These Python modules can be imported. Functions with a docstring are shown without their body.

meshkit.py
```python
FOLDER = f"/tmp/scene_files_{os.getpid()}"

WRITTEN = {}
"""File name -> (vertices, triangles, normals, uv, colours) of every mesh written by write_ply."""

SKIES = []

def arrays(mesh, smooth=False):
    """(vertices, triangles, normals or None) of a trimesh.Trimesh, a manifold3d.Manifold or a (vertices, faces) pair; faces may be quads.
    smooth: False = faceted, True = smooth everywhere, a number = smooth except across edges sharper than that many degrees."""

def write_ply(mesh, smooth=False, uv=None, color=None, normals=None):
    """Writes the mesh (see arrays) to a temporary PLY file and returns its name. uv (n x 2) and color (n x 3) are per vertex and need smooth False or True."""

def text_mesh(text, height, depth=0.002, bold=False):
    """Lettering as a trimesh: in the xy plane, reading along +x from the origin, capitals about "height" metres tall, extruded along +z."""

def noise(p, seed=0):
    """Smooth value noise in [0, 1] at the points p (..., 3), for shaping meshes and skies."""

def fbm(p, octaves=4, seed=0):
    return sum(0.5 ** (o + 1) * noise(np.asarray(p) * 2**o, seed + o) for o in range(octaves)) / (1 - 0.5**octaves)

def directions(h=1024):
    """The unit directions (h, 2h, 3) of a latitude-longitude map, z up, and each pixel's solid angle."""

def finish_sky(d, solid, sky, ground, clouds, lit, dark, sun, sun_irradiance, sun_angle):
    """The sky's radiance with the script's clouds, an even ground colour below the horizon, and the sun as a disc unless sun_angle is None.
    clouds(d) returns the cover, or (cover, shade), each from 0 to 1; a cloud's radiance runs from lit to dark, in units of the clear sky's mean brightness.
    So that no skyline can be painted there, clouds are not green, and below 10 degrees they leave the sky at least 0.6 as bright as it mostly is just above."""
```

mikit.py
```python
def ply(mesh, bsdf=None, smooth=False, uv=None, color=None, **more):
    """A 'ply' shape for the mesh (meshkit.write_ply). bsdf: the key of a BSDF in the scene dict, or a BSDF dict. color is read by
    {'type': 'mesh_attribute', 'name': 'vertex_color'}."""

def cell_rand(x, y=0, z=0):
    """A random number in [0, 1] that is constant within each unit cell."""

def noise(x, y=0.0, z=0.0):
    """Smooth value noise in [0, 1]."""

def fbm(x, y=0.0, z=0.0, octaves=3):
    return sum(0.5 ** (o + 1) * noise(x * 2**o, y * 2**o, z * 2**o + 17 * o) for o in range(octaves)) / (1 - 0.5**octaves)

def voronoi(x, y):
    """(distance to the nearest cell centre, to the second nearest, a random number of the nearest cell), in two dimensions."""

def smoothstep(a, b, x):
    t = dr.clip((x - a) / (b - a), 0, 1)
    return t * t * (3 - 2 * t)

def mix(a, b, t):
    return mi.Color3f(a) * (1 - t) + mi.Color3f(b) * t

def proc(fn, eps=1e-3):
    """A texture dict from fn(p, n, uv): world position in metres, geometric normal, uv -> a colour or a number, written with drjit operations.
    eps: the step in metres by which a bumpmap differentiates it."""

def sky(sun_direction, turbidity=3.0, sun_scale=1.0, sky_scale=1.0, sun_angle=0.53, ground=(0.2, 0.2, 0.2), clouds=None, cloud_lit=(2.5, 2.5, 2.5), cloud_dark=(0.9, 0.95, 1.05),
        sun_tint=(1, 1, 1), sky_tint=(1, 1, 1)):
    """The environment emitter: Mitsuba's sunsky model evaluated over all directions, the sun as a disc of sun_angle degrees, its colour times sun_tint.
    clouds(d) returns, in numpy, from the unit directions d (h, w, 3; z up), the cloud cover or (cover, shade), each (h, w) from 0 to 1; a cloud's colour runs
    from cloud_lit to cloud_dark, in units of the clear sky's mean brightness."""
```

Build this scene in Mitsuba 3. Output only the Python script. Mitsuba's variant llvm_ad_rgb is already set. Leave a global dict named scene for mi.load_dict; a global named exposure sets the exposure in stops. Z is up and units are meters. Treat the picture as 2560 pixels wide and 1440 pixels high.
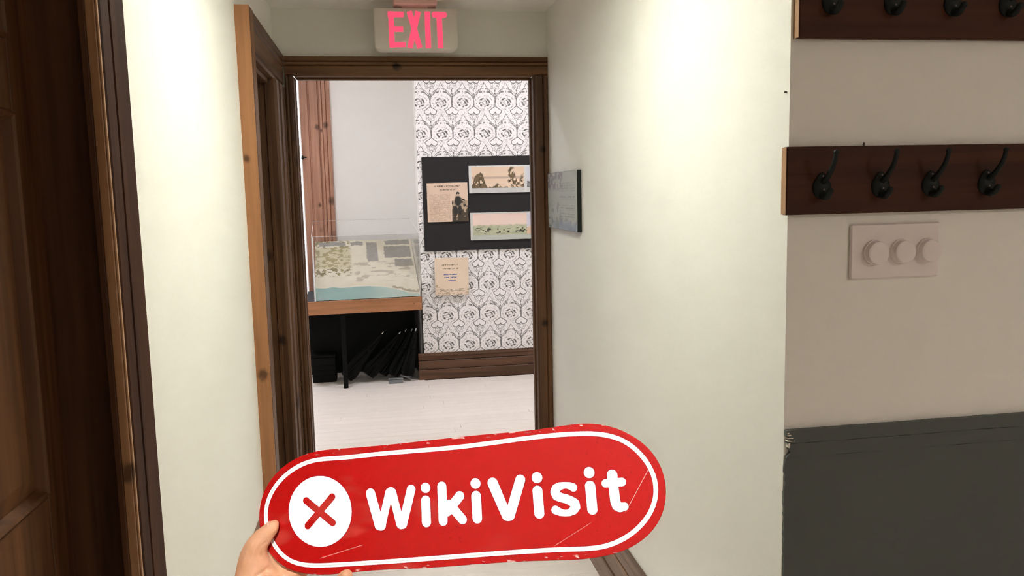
import math, random, numpy as np, trimesh, mitsuba as mi, drjit as dr, mikit, meshkit
import manifold3d as m3
from shapely.geometry import LineString, Point, Polygon, MultiPoint, box as sbox
from shapely.ops import unary_union
from scipy.interpolate import splprep, splev

T = mi.ScalarTransform4f
scene, labels = {}, {}
rng = random.Random(7)

# light levels (radiance of each lamp's diffuser, brightness of the sky)
SKY = 14.0
LAMP1 = (160, 160, 141)
LAMP2 = (196, 165, 162)
LAMP3 = (97, 95, 103)
EXITRAD = (1.1, .075, .16)
SPOT0, SPOTI = (-.12, -.35, 2.16), (14.2, 14.1, 13.8)

# ------------------------------------------------------------------ camera, sky, lights, exposure
EYE = np.array([0.0, 0.0, 1.45])
def _cam():
    yaw, pitch, roll = .158656, .116803, .022754
    cy, sy, cp, sp, cr, sr = math.cos(yaw), math.sin(yaw), math.cos(pitch), math.sin(pitch), math.cos(roll), math.sin(roll)
    fw = np.array([sy*cp, cy*cp, -sp]); r = np.array([cy, -sy, 0]); d = np.cross(fw, r)
    return fw, -(-sr*r + cr*d)
_fw, _up = _cam()
scene['camera'] = {'type': 'perspective', 'fov': 2*math.degrees(math.atan(1280/1987.9)), 'fov_axis': 'x', 'near_clip': .02, 'far_clip': 100,
                   'to_world': T().look_at(origin=EYE.tolist(), target=(EYE+_fw).tolist(), up=_up.tolist())}
exposure = 0.0
scene['sky'] = mikit.sky((.3, .7, .6), turbidity=4, sun_scale=0.0, sky_scale=SKY, ground=(.8, .8, .8),
                         clouds=lambda d: np.full(d.shape[:2], .85), cloud_lit=(1.1, 1.1, 1.12), cloud_dark=(1, 1, 1))

def rgb(*c): return {'type': 'rgb', 'value': [float(x) for x in c]}
def s2l(r, g, b):
    f = lambda x: x/12.92 if x <= .04045 else ((x+.055)/1.055)**2.4
    return tuple(f(x/255) for x in (r, g, b))

# ------------------------------------------------------------------ helpers
def at(*ms): return trimesh.util.concatenate([m if isinstance(m, trimesh.Trimesh) else tm(m) for m in ms])
def tm(m):
    q = m.to_mesh(); return trimesh.Trimesh(q.vert_properties[:, :3], q.tri_verts, process=False)
def bx(x0, x1, y0, y1, z0, z1, c=0.0):
    if c <= 0:
        b = trimesh.creation.box(extents=(x1-x0, y1-y0, z1-z0)); b.apply_translation(((x0+x1)/2, (y0+y1)/2, (z0+z1)/2)); return b
    P = []
    for x in (x0, x1):
        for y in (y0, y1):
            for z in (z0, z1):
                sx, sy, sz = (1 if x == x0 else -1), (1 if y == y0 else -1), (1 if z == z0 else -1)
                P += [(x, y+sy*c, z+sz*c), (x+sx*c, y, z+sz*c), (x+sx*c, y+sy*c, z)]
    return trimesh.convex.convex_hull(np.array(P))
def prism(poly, axis, a, b):
    """a 2-D polygon extruded along an axis: 'z' takes (x,y), 'y' takes (x,z), 'x' takes (y,z)."""
    g = poly if isinstance(poly, Polygon) else Polygon(poly)
    m = trimesh.creation.extrude_polygon(g, b-a, engine='earcut')
    v = m.vertices.copy(); u, w, h = v[:, 0], v[:, 1], v[:, 2]+a
    m.vertices = {'z': np.c_[u, w, h], 'y': np.c_[u, h, w], 'x': np.c_[h, u, w]}[axis]
    if axis == 'y': m.invert()
    return m
def tube(pts, radii, n=12, cap=True):
    pts = np.asarray(pts, float); radii = np.broadcast_to(radii, len(pts)); tan = np.gradient(pts, axis=0)
    V, F = [], []; up = np.array([.31, .12, .94])
    for p, t, r in zip(pts, tan, radii):
        t = t/np.linalg.norm(t); x = np.cross(t, up); x /= np.linalg.norm(x); y = np.cross(t, x)
        for k in range(n):
            a = 2*math.pi*k/n; V.append(p+r*(math.cos(a)*x+math.sin(a)*y))
    for i in range(len(pts)-1):
        for k in range(n):
            a, b = i*n+k, i*n+(k+1) % n; F += [(a, b, b+n), (a, b+n, a+n)]
    if cap:
        V += [pts[0], pts[-1]]; c0, c1, e = len(V)-2, len(V)-1, (len(pts)-1)*n
        for k in range(n): F += [(c0, (k+1) % n, k), (c1, e+k, e+(k+1) % n)]
    m = trimesh.Trimesh(V, F, process=False); trimesh.repair.fix_normals(m); return m
def numbered(k):
    if k not in scene and not any(q.startswith(k+'__') for q in scene) and k not in labels: return k
    i = 1
    while f'{k}_{i:03d}' in scene or f'{k}_{i:03d}' in labels or any(q.startswith(f'{k}_{i:03d}__') for q in scene): i += 1
    return f'{k}_{i:03d}'
def obj(name, mesh, bsdf, parent=None, smooth=False, label=None, **kw):
    key = numbered(parent+'__'+name if parent else name)
    scene[key] = mikit.ply(mesh, bsdf, smooth=smooth, **kw)
    if label: labels[key] = {'label': label}
    return key
def thing(name, label, cat=None, group=None, kind=None):
    key = numbered(name); labels[key] = {'label': label}
    if cat: labels[key]['category'] = cat
    if group: labels[key]['group'] = group
    if kind: labels[key]['kind'] = kind
    return key
def tag(key, label, cat=None, kind=None, group=None):
    labels[key] = {'label': label}
    if cat: labels[key]['category'] = cat
    if kind: labels[key]['kind'] = kind
    if group: labels[key]['group'] = group
    return key
def struct(name, mesh, bsdf, label, **kw):
    return tag(obj(name, mesh, bsdf, **kw), label, kind='structure')

# ------------------------------------------------------------------ materials
N, F, SS, MIX = mikit.noise, mikit.fbm, mikit.smoothstep, mikit.mix
def mat(name, color, rough=.5, spec=.5, bump=None, bscale=.001, **kw):
    col = rgb(*color) if isinstance(color, tuple) else mikit.proc(color)
    b = {'type': 'principled', 'base_color': col, 'roughness': float(rough), 'specular': float(spec), **kw}
    if bump is not None: b = {'type': 'bumpmap', 'arbitrary': mikit.proc(bump), 'scale': float(bscale), 'bsdf': b}
    scene[name] = {'type': 'twosided', 'bsdf': b}
    return name
def wood(dark, mid, axis, knots=(), fine=1.0):
    """stained softwood; the grain runs along `axis`"""
    def fn(p, n, uv):
        q = [p.x, p.y, p.z]; l = q.pop(axis); a, b = q
        w = N(l*1.7, a*9, b*9)*.9
        g = F(a*38*fine+w*2, b*38*fine+w*2, l*1.6, 4)
        streak = F(a*170, b*170, l*5, 2)
        blot = F(a*5+3, b*5, l*1.1, 3)
        c = MIX(dark, mid, SS(.25, .75, g*.62+blot*.38))
        c = c*(.87+.26*streak)
        for (kx, ky, kz, r) in knots:
            d = [(p.x-kx), (p.y-ky), (p.z-kz)]; dl = d.pop(axis)
            rr = dr.sqrt(dr.square(d[0])+dr.square(d[1])+dr.square(dl*.8))/r + (N(l*90, a*90, b*90)-.5)*.5
            c = MIX(mi.Color3f(dark)*.42, c, SS(.35, 1.35, rr))
        return c
    return fn
DK, BR = s2l(66, 40, 22), s2l(112, 76, 46)
def paint(base, var=.04, f=2.2, sp=0.0):
    def fn(p, n, uv):
        v = F(p.x*f, p.y*f, p.z*f, 3)-.5
        return mi.Color3f(base)*(1+2*var*v)
    return fn
mat('paint_cream', paint((.78, .782, .722), .02), .55, .35, bump=lambda p, n, uv: F(p.x*60, p.y*60, p.z*60, 2), bscale=.0004)
mat('paint_white', paint((.80, .79, .77), .02), .6, .3)
mat('paint_ceiling', (.80, .78, .72), .7, .2)
mat('paint_grey', paint((.068, .080, .075), .10, 4), .5, .35)
mat('chip_white', (.72, .70, .62), .7, .2)
mat('wood_casing', wood(s2l(58, 38, 24), s2l(98, 67, 43), 2, knots=((-.36, 3.735, 1.62, .02), (-.48, 3.42, 1.22, .03), (.76, 3.735, 1.66, .014), (.755, 3.735, .83, .017), (-.40, 3.6, .55, .04), (-.44, 3.43, .86, .02))), .48, .25)
mat('wood_header', wood(s2l(62, 38, 20), s2l(104, 72, 44), 0, knots=((.09, 3.73, 2.04, .018),)), .48, .25)
mat('wood_header_side', wood(s2l(56, 38, 24), s2l(90, 65, 45), 1), .48, .25)
mat('wood_raw', wood(s2l(132, 90, 58), s2l(162, 114, 78), 2, knots=((-.44, 2.8, 1.589, .012), (-.43, 2.8, .852, .018))), .55, .3)
mat('wood_near_frame', wood(s2l(62, 40, 25), s2l(94, 64, 42), 2), .5, .2)
mat('wood_near_casing', wood(s2l(40, 22, 13), s2l(66, 39, 24), 2), .6, .1)
mat('wood_near_light', wood(s2l(132, 98, 68), s2l(170, 132, 96), 2, knots=((-.44, 1.38, 1.0, .018),)), .45, .5)
mat('wood_near_door', wood(s2l(58, 35, 19), s2l(98, 63, 37), 2), .5, .25)
mat('wood_rack', wood(s2l(48, 24, 10), s2l(68, 36, 17), 0), .55, .2)
mat('wood_base', wood(s2l(66, 44, 30), s2l(104, 72, 52), 0), .45, .3)
mat('wood_base_side', wood(s2l(70, 50, 34), s2l(120, 92, 70), 1), .42, .5)
mat('wood_pine', wood(s2l(140, 98, 78), s2l(174, 130, 108), 2, knots=((-.51, 6.95, 2.049, .020), (-.44, 6.95, 2.065, .024), (-.52, 6.95, 1.40, .016), (-.42, 6.95, 1.43, .030), (-.48, 6.95, 2.02, .012))), .5, .4)
mat('wood_table', wood(s2l(142, 94, 62), s2l(172, 120, 84), 0, knots=((.21, 6.1, .64, .006),)), .5, .4)
mat('seam_dark', (.02, .014, .01), .8, .1)
def plankcol(base):
    def fn(p, n, uv):
        c = mi.Color3f(base)*(.97+.05*mikit.cell_rand(dr.floor((p.y-1.3)/.085), 3, 5))
        g = F(p.x*3, p.y*60, 0, 3)
        return c*(.97+.06*g)
    return fn
mat('plank_paint', plankcol((.71, .655, .60)), .42, .45)
mat('metal_black', (.007, .010, .009), .5, .22)
mat('metal_nail', (.12, .10, .09), .4, .5, metallic=.8)

# ------------------------------------------------------------------ measures of the place (metres)
XR, XL, YB, YH, CEIL = .79, -.452, 3.757, 1.47, 2.293      # right wall, left wall, doorway wall, hook wall, corridor ceiling
YW, YA, CEIL2 = 6.30, 7.0, 3.0                              # wallpapered chimney breast, alcove wall, far room's ceiling

# floor: a sub-floor with boards laid across the view
struct('floor', at(bx(-.62, 3.3, -2.1, 3.757, -.10, -.016), bx(-2.1, 3.3, 3.757, 7.1, -.10, -.016)), 'seam_dark', 'floor of cream painted boards running through the corridor and far room')
y, k = 1.30, 0
while y < 6.98:
    y1 = min(y+.085, 6.99)
    x0, x1 = (-.452, XR) if y1 < 3.74 else (-2.0, 3.0)
    if y1 < YH: x1 = 3.2
    if y1 > YW-.001: x1 = .28
    if 3.70 < y1 < 3.90: x0, x1 = -.37, .72
    cut = [x0, x0+(x1-x0)*rng.uniform(.25, .75), x1] if x1-x0 > 2 else [x0, x1]
    for a, b in zip(cut[:-1], cut[1:]):
        obj('plank', bx(a+.0006, b-.0006, y+.0008, y1-.0008, -.016, rng.uniform(-.0008, 0), .0012), 'plank_paint', 'floor')
    y = y1
obj('subfloor_board', bx(-.452, 3.2, -2.0, 1.2995, -.016, 0), 'plank_paint', 'floor')

struct('ceiling', bx(-.62, 3.3, -2.1, YB, CEIL, CEIL+.08), 'paint_ceiling', 'cream corridor ceiling that carries the exit sign')
struct('ceiling_001', bx(-2.1, 3.1, YB, 7.1, CEIL2, CEIL2+.08), 'paint_ceiling', 'high white ceiling of the far exhibit room')
struct('wall_left', at(bx(-.60, XL, -2.0, .45, 0, CEIL), bx(-.60, XL, .45, 1.44, 2.10, CEIL), bx(-.60, XL, 1.44, 2.86, 0, CEIL), bx(-.60, XL, 2.86, 3.47, 1.97, CEIL), bx(-.60, XL, 3.47, YB, 0, CEIL)),
       'paint_cream', 'cream painted corridor wall on the left between the two brown door frames')
struct('wall_right', bx(XR, .90, YH+.03, YB, 0, CEIL), 'paint_cream', 'bright cream corridor wall on the right carrying the small text panel')
# hook wall: its free corner is chipped
def hookwall():
    pts = [(XR, 0)]
    r = random.Random(3); z = 0
    while z < CEIL:
        z += r.uniform(.012, .05)
        dx = 0
        pts.append((XR+dx, min(z, CEIL)))
    pts += [(3.2, CEIL), (3.2, 0)]
    return prism(pts, 'y', YH, YH+.03)
struct('wall_front', hookwall(), 'paint_cream', 'shaded beige wall facing the viewer on the right with the two coat racks')
struct('wall_near_right', bx(3.2, 3.3, -2.0, YH+.03, 0, CEIL), 'paint_cream', 'cream wall closing the near room on the right')
struct('wall_near_back', bx(-.60, 3.3, -2.1, -2.0, 0, CEIL), 'paint_cream', 'cream wall behind the viewer')
struct('wall_back', at(bx(-2.0, -.385, YB, 3.865, 0, CEIL2), bx(.735, 3.0, YB, 3.865, 0, CEIL2), bx(-.385, .735, YB, 3.865, 2.015, CEIL2)),
       'paint_cream', 'wall with the doorway at the end of the corridor under the exit sign')
struct('wall_far', at(bx(-2.0, -1.55, YA, YA+.1, 0, CEIL2), bx(-1.55, -.655, YA, YA+.1, 0, .32), bx(-1.55, -.655, YA, YA+.1, 2.75, CEIL2), bx(-.655, .40, YA, YA+.1, 0, CEIL2)),
       'paint_white', 'white alcove wall behind the display case in the far room')
struct('wall_far_left', bx(-2.1, -2.0, 3.757, 7.1, 0, CEIL2), 'paint_white', 'white left wall of the far room')
struct('wall_far_right', bx(3.0, 3.1, 3.865, 7.1, 0, CEIL2), 'paint_white', 'white right wall of the far room')

# wallpapered chimney breast
WX, WZ, PX, PZ = .399, 2.108, .1695, .239
def wallpaper(p, n, uv):
    jx = (F(p.x*40, p.z*40, 1, 2)-.5)*.0035; jz = (F(p.x*40, p.z*40, 9, 2)-.5)*.0035
    U = (p.x+jx-WX)/PX; V = -(p.z+jz-WZ)/PZ
    x = (U-dr.round(U))*370; v = (V-dr.floor(V+.52))*530            # heart column at x = 0, v grows downwards from the heart
    ax = dr.abs(x); a5 = dr.abs(ax-50)
    xm = (U-dr.floor(U)-.5)*370; axm = dr.abs(xm)                   # medallion column
    ln = lambda d, w: 1-SS(w*.5, w, dr.abs(d))
    wob = .5+.5*SS(.34, .5, N(p.x*150, p.z*150, 6))
    sq, dot = dr.square, lambda cx, cv, rx, rv: 1-SS(.6, 1.1, dr.sqrt(sq((ax-cx)/rx)+sq((v-cv)/rv)))
    M_ = dr.maximum; B_ = lambda m: dr.select(m, mi.Float(1), mi.Float(0))
    # heart: straight shoulders above, two lobes below
    up = (ax*.71-(v+76))*.82; lobe = (dr.sqrt(sq(a5/57)+sq(v/62))-1)*57
    heart = dr.select(v < 0, up, lobe)
    ink = ln(heart, 8.5)*.95
    # stem, node and drops of the heart column
    ink = M_(ink, ln(ax-5, 9)*SS(-212, -205, v)*(1-SS(-84, -74, v))*wob)
    ink = M_(ink, .9*ln(dr.sqrt(sq(x)+sq(v+226))-17, 8)); ink = M_(ink, dot(0, 190, 10, 28)); ink = M_(ink, ln(dr.sqrt(sq(x/13)+sq((v+262)/30))-1, .55)*.9*B_(v < -232))
    ink = M_(ink, ln(dr.sqrt(sq(x/13)+sq((v-268)/30))-1, .55)*.9*B_(v > 200))
    # bloom under the heart
    r = dr.sqrt(sq(x)+sq((v-104)*1.1)); an = dr.atan2(v-104, x)
    body = B_(heart > 4)*B_(v > 20)
    ink = M_(ink, body*M_(.8*ln(r-40-13*dr.cos(an*5), 9), .75*ln(r-70-12*dr.cos(an*7+1), 9)*wob)*(1-SS(168, 176, v)))
    # chevrons and pointed arches above the medallions; vm counts from the medallion's centre
    vm = v+140; vm = dr.select(vm > 130, vm-530, vm)
    vm = dr.select(vm < -400, vm+530, vm)
    dm = dr.sqrt(sq(xm*.92)+sq(vm*1.12)); am = dr.atan2(vm, xm)
    t = axm/185
    ch1 = vm+332-250*t-18*dr.sin(t*3.14159); ch2 = vm+286-205*t-14*dr.sin(t*3.14159); arch = vm+236-58*t*t-90*t*t*t
    ink = M_(ink, ln(ch1*.6, 7)*wob); ink = M_(ink, ln(arch*.75, 6.5)*SS(.02, .12, t)*(.3+.7*wob))
    ink = M_(ink, ln(ch2*.6, 7)*SS(.45, .6, N(p.x*170, p.z*170, 4))*SS(.15, .3, t)*(1-SS(.75, .9, t))*.9)
    side = axm-178-6*dr.cos(vm*.02); ink = M_(ink, ln(side, 8)*SS(-90, -70, vm)*(1-SS(60, 75, vm))*.5*wob)
    # flower of dots, crown of dots, sprigs below
    tip = N(am*5+60, dm*.045, 3)
    ink = M_(ink, ln(dm-36, 15)*SS(.40, .52, tip)); ink = M_(ink, ln(dm-74, 20)*SS(.46, .58, N(am*4.4+31, dm*.05, 8)))
    ink = M_(ink, .7*ln(dm-128, 8)*SS(.48, .6, N(am*9+70, 2, 7)))
    ink = M_(ink, .9*ln(vm+185-60*t*t, 17)*(1-SS(.62, .7, t))*SS(.48, .6, N(xm*.075+9, 1.5, dr.floor(V)+3)))
    fr = dr.abs(dr.sin((xm+vm)*.055))*dr.abs(dr.sin((xm-vm)*.055))
    ink = M_(ink, .75*(1-SS(.05, .16, fr))*SS(118, 122, vm+6*t)*(1-SS(195, 205, vm))*B_(axm < 75)*SS(.35, .5, N(p.x*260, p.z*260, 2)))
    vl = v-160; ink = M_(ink, .7*(1-SS(.05, .15, fr))*B_(vl > -190)*B_(vl < -60)*B_(axm < 62)*SS(.42, .55, N(p.x*240, p.z*240, 2)))
    loose = SS(.80, .85, N(p.x*230, p.z*200, 11))
    ink = M_(ink, .55*loose*B_(heart > 14))
    return MIX((.86, .835, .825), (.05, .047, .045), dr.clip(ink, 0, 1)*.9)
mat('wallpaper', wallpaper, .65, .25)
struct('wall_chimney', at(bx(.295, .40, YW+.004, YA+.1, 0, CEIL2), bx(.40, 3.0, YW+.004, YW+.12, 0, CEIL2)), 'paint_white', 'chimney breast in the far room, papered in a black and white pattern')
obj('wallpaper', bx(.283, 3.0, YW, YW+.004, .20, CEIL2), 'wallpaper', 'wall_chimney', label='white wallpaper with black ogee and medallion print')

# baseboards: moulded boards
def base_profile(h, t): return [(0, 0), (t, 0), (t, h*.36), (t*.94, h*.385), (t*.62, h*.385), (t*.62, h*.40), (t*.78, h*.405), (t*.78, h*.70), (t*.72, h*.72), (t*.5, h*.725), (t*.5, h*.745), (t*.74, h*.755), (t*.74, h*.81), (t*.48, h*.84), (t*.44, h*.87), (t*.54, h*.885), (t*.54, h*.93), (t*.3, h*.96), (t*.26, h), (0, h)]
pr = base_profile(.225, .03)
struct('baseboard_right', prism([(XR-a, b) for a, b in pr], 'y', YH+.03, 3.73), 'wood_base_side', 'brown moulded baseboard along the right corridor wall')
pr = base_profile(.385, .022)
struct('baseboard_left', prism([(XL+a, b) for a, b in pr], 'y', 1.52, 2.79), 'wood_base_side', 'brown moulded baseboard along the left corridor wall')
pr = base_profile(.205, .055)
struct('baseboard_far', prism([(YW-a, b) for a, b in pr], 'x', .236, 3.0), 'wood_base', 'brown moulded baseboard under the patterned wallpaper')

# grey dado under the hooks
def ragged(z0, z1, y0, y1, seed):
    r = random.Random(seed); p = [(XR+.002, z0)]; z = z0
    while z < z1-.004:
        z += r.uniform(.004, .012); p.append((XR+(r.uniform(.004, .013) if .90 < z < .95 else r.uniform(-.001, .003)), min(z, z1-.001)))
    x = XR+.004
    while x < 3.19: p.append((x, z1+r.uniform(-.0006, .0006))); x += .03
    return prism(p+[(3.19, z1), (3.19, z0)], 'y', y0, y1)
struct('trim_1', ragged(0, .903, YH-.005, YH, 5), 'paint_grey', 'dark grey painted dado below the coat racks')
obj('dado_rail', ragged(.9045, .9335, YH-.009, YH, 6), 'paint_grey', 'trim_1'); obj('dado_rail', ragged(.935, .962, YH-.012, YH, 8), 'paint_grey', 'trim_1')
obj('paint_chip', at(*[bx(XR+.001+a, XR+.001+a+w, YH-.0128, YH-.0005, z, z+h, .0007) for a, w, z, h in ((.0, .009, .951, .0026), (.002, .013, .945, .002), (0, .005, .955, .003), (.003, .004, .926, .010), (.001, .016, .939, .0016))]), 'chip_white', 'trim_1', label='chipped white plaster at the corner')

# ------------------------------------------------------------------ door_1: the near door on the left
d1 = thing('door_1', 'dark brown panelled door in the foreground at the left edge', kind='structure')
cas = [(1.517, XL), (1.517, -.434), (1.512, -.4285), (1.441, -.4285), (1.438, -.433), (1.434, -.433), (1.431, -.4285), (1.392, -.4285), (1.387, -.432), (1.387, XL)]
obj('casing', prism([(x, y) for y, x in cas], 'z', 0, 2.2), 'wood_near_casing', d1)
obj('casing', prism([(x, 1.87-y) for y, x in cas], 'z', 0, 2.2), 'wood_near_casing', d1)
obj('header', bx(XL, -.4285, .49, 1.384, 2.09, 2.2, .003), 'wood_near_frame', d1)
obj('stop_bead', bx(-.4485, -.4335, 1.379, 1.389, 0, 2.09, .0015), 'wood_near_light', d1, label='lighter worn edge of the frame')
obj('corner_bead', bx(-.4333, -.4300, 1.380, 1.3868, 0, 2.09, .001), 'wood_near_light', d1, label='pale rubbed corner of the casing')
obj('stop_bead', bx(-.4595, -.4487, 1.379, 1.414, 0, 2.09, .0015), 'wood_near_frame', d1)
obj('jamb', at(bx(-.60, -.4525, 1.4145, 1.438, 0, 2.1, .001), bx(-.60, -.470, .452, .47, 0, 2.1, .002)), 'wood_near_frame', d1)
LX = -.547
lf = obj('leaf', at(bx(LX-.035, LX-.013, .472, 1.4135, .012, 2.07), bx(LX-.018, LX, 1.3335, 1.4135, .012, 2.07, .002), bx(LX-.018, LX, .472, .550, .012, 2.07, .002),
     bx(LX-.018, LX, .550, 1.3335, 1.593, 1.70, .002), bx(LX-.018, LX, .550, 1.3335, .80, .9865, .002), bx(LX-.018, LX, .550, 1.3335, .012, .25, .002), bx(LX-.018, LX, .550, 1.3335, 1.97, 2.07, .002)), 'wood_near_door', d1)
def raised(y0, y1, z0, z1):
    """moulding ring and fielded panel of one door opening; x grows towards the corridor"""
    rings = []
    for a, h in ((0, .0), (.005, .006), (.010, .003), (.017, -.010)):
        rings.append([(LX+h-.001, y0+a, z0+a), (LX+h-.001, y1-a, z0+a), (LX+h-.001, y1-a, z1-a), (LX+h-.001, y0+a, z1-a)])
    V = [p for r in rings for p in r]; Fc = []
    for i in range(3):
        for k in range(4):
            a, b = i*4+k, i*4+(k+1) % 4; Fc += [(a, b, b+4), (a, b+4, a+4)]
    mo = trimesh.Trimesh(V, Fc, process=False)
    if mo.face_normals[:, 0].mean() < 0: mo.invert()
    q0 = sbox(y0+.018, z0+.018, y1-.018, z1-.018)
    q1 = sbox(y0+.070, z0+.070, y1-.070, z1-.070).buffer(.022, 6)
    P = [(LX-.0105, a, b) for a, b in q0.exterior.coords[:-1]]+[(LX-.0125, a, b) for a, b in q0.exterior.coords[:-1]]+[(LX-.003, a, b) for a, b in q1.exterior.coords[:-1]]
    return mo, trimesh.convex.convex_hull(np.array(P))
for z0, z1 in ((.9865, 1.593), (1.70, 1.97), (.25, .80)):
    mo, pn = raised(.550, 1.3335, z0, z1)
    obj('panel_moulding', mo, 'wood_near_door', lf); obj('panel', pn, 'wood_near_door', lf)

# ------------------------------------------------------------------ door_2: the frame on the left just before the doorway
d2 = thing('door_2', 'brown door frame with a light raw edge at the far end of the left wall', kind='structure')
XF = -.406
leg = [(XL, 2.80), (XF, 2.80), (XF, 2.812), (XF-.006, 2.816), (XF, 2.822), (XF, 2.895), (XF-.004, 2.90), (XF-.03, 2.90), (XL, 2.90)]
obj('casing', prism(leg, 'z', 0, 2.088), 'wood_casing', d2)
obj('edge_board', bx(XL, XF+.0005, 2.7965, 2.7998, 0, 2.088), 'wood_raw', d2, label='light orange unstained edge of the casing')
farleg = [(XL, 3.437), (XF-.012, 3.437), (XF-.012, 3.452), (XF-.002, 3.456), (XF-.002, 3.52), (XF-.010, 3.526), (XF-.010, 3.56), (XF, 3.566), (XF, 3.64), (XF-.008, 3.646), (XF-.008, 3.69), (XF, 3.695), (XF, 3.734), (XL, 3.734)]
obj('casing', prism(farleg, 'z', 0, 1.945), 'wood_casing', d2)
hd = [(XL, 1.945), (XF-.014, 1.945), (XF-.012, 1.957), (XF-.004, 1.960), (XF-.004, 2.030), (XF-.010, 2.034), (XF, 2.040), (XF, 2.052), (XF-.008, 2.058), (XF, 2.064), (XF, 2.085), (XL, 2.085)]
obj('header', prism(hd, 'y', 2.901, 3.734), 'wood_header_side', d2)
obj('jamb', at(bx(-.50, -.453, 3.439, 3.46, 0, 1.94, .002), bx(-.54, -.478, 3.425, 3.4385, 0, 1.94, .003), bx(-.455, -.44, 3.430, 3.4365, 0, 1.94, .002)), 'wood_casing', d2)
obj('jamb', bx(-.60, -.453, 2.875, 2.896, 0, 1.94, .002), 'wood_casing', d2)
obj('head_jamb', bx(-.60, -.44, 2.9, 3.436, 1.925, 1.944, .002), 'wood_header_side', d2)
lf2 = obj('leaf', at(bx(-.585, -.560, 2.897, 3.424, .012, 1.92), bx(-.562, -.548, 2.897, 2.98, .012, 1.92), bx(-.562, -.548, 3.34, 3.424, .012, 1.92), bx(-.562, -.548, 2.98, 3.34, .012, .22), bx(-.562, -.548, 2.98, 3.34, .82, .95), bx(-.562, -.548, 2.98, 3.34, 1.80, 1.92)), 'wood_near_frame', d2)
for z0, z1 in ((.25, .79), (.98, 1.77)): obj('panel', bx(-.561, -.554, 3.01, 3.31, z0, z1, .003), 'wood_near_frame', lf2)

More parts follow.
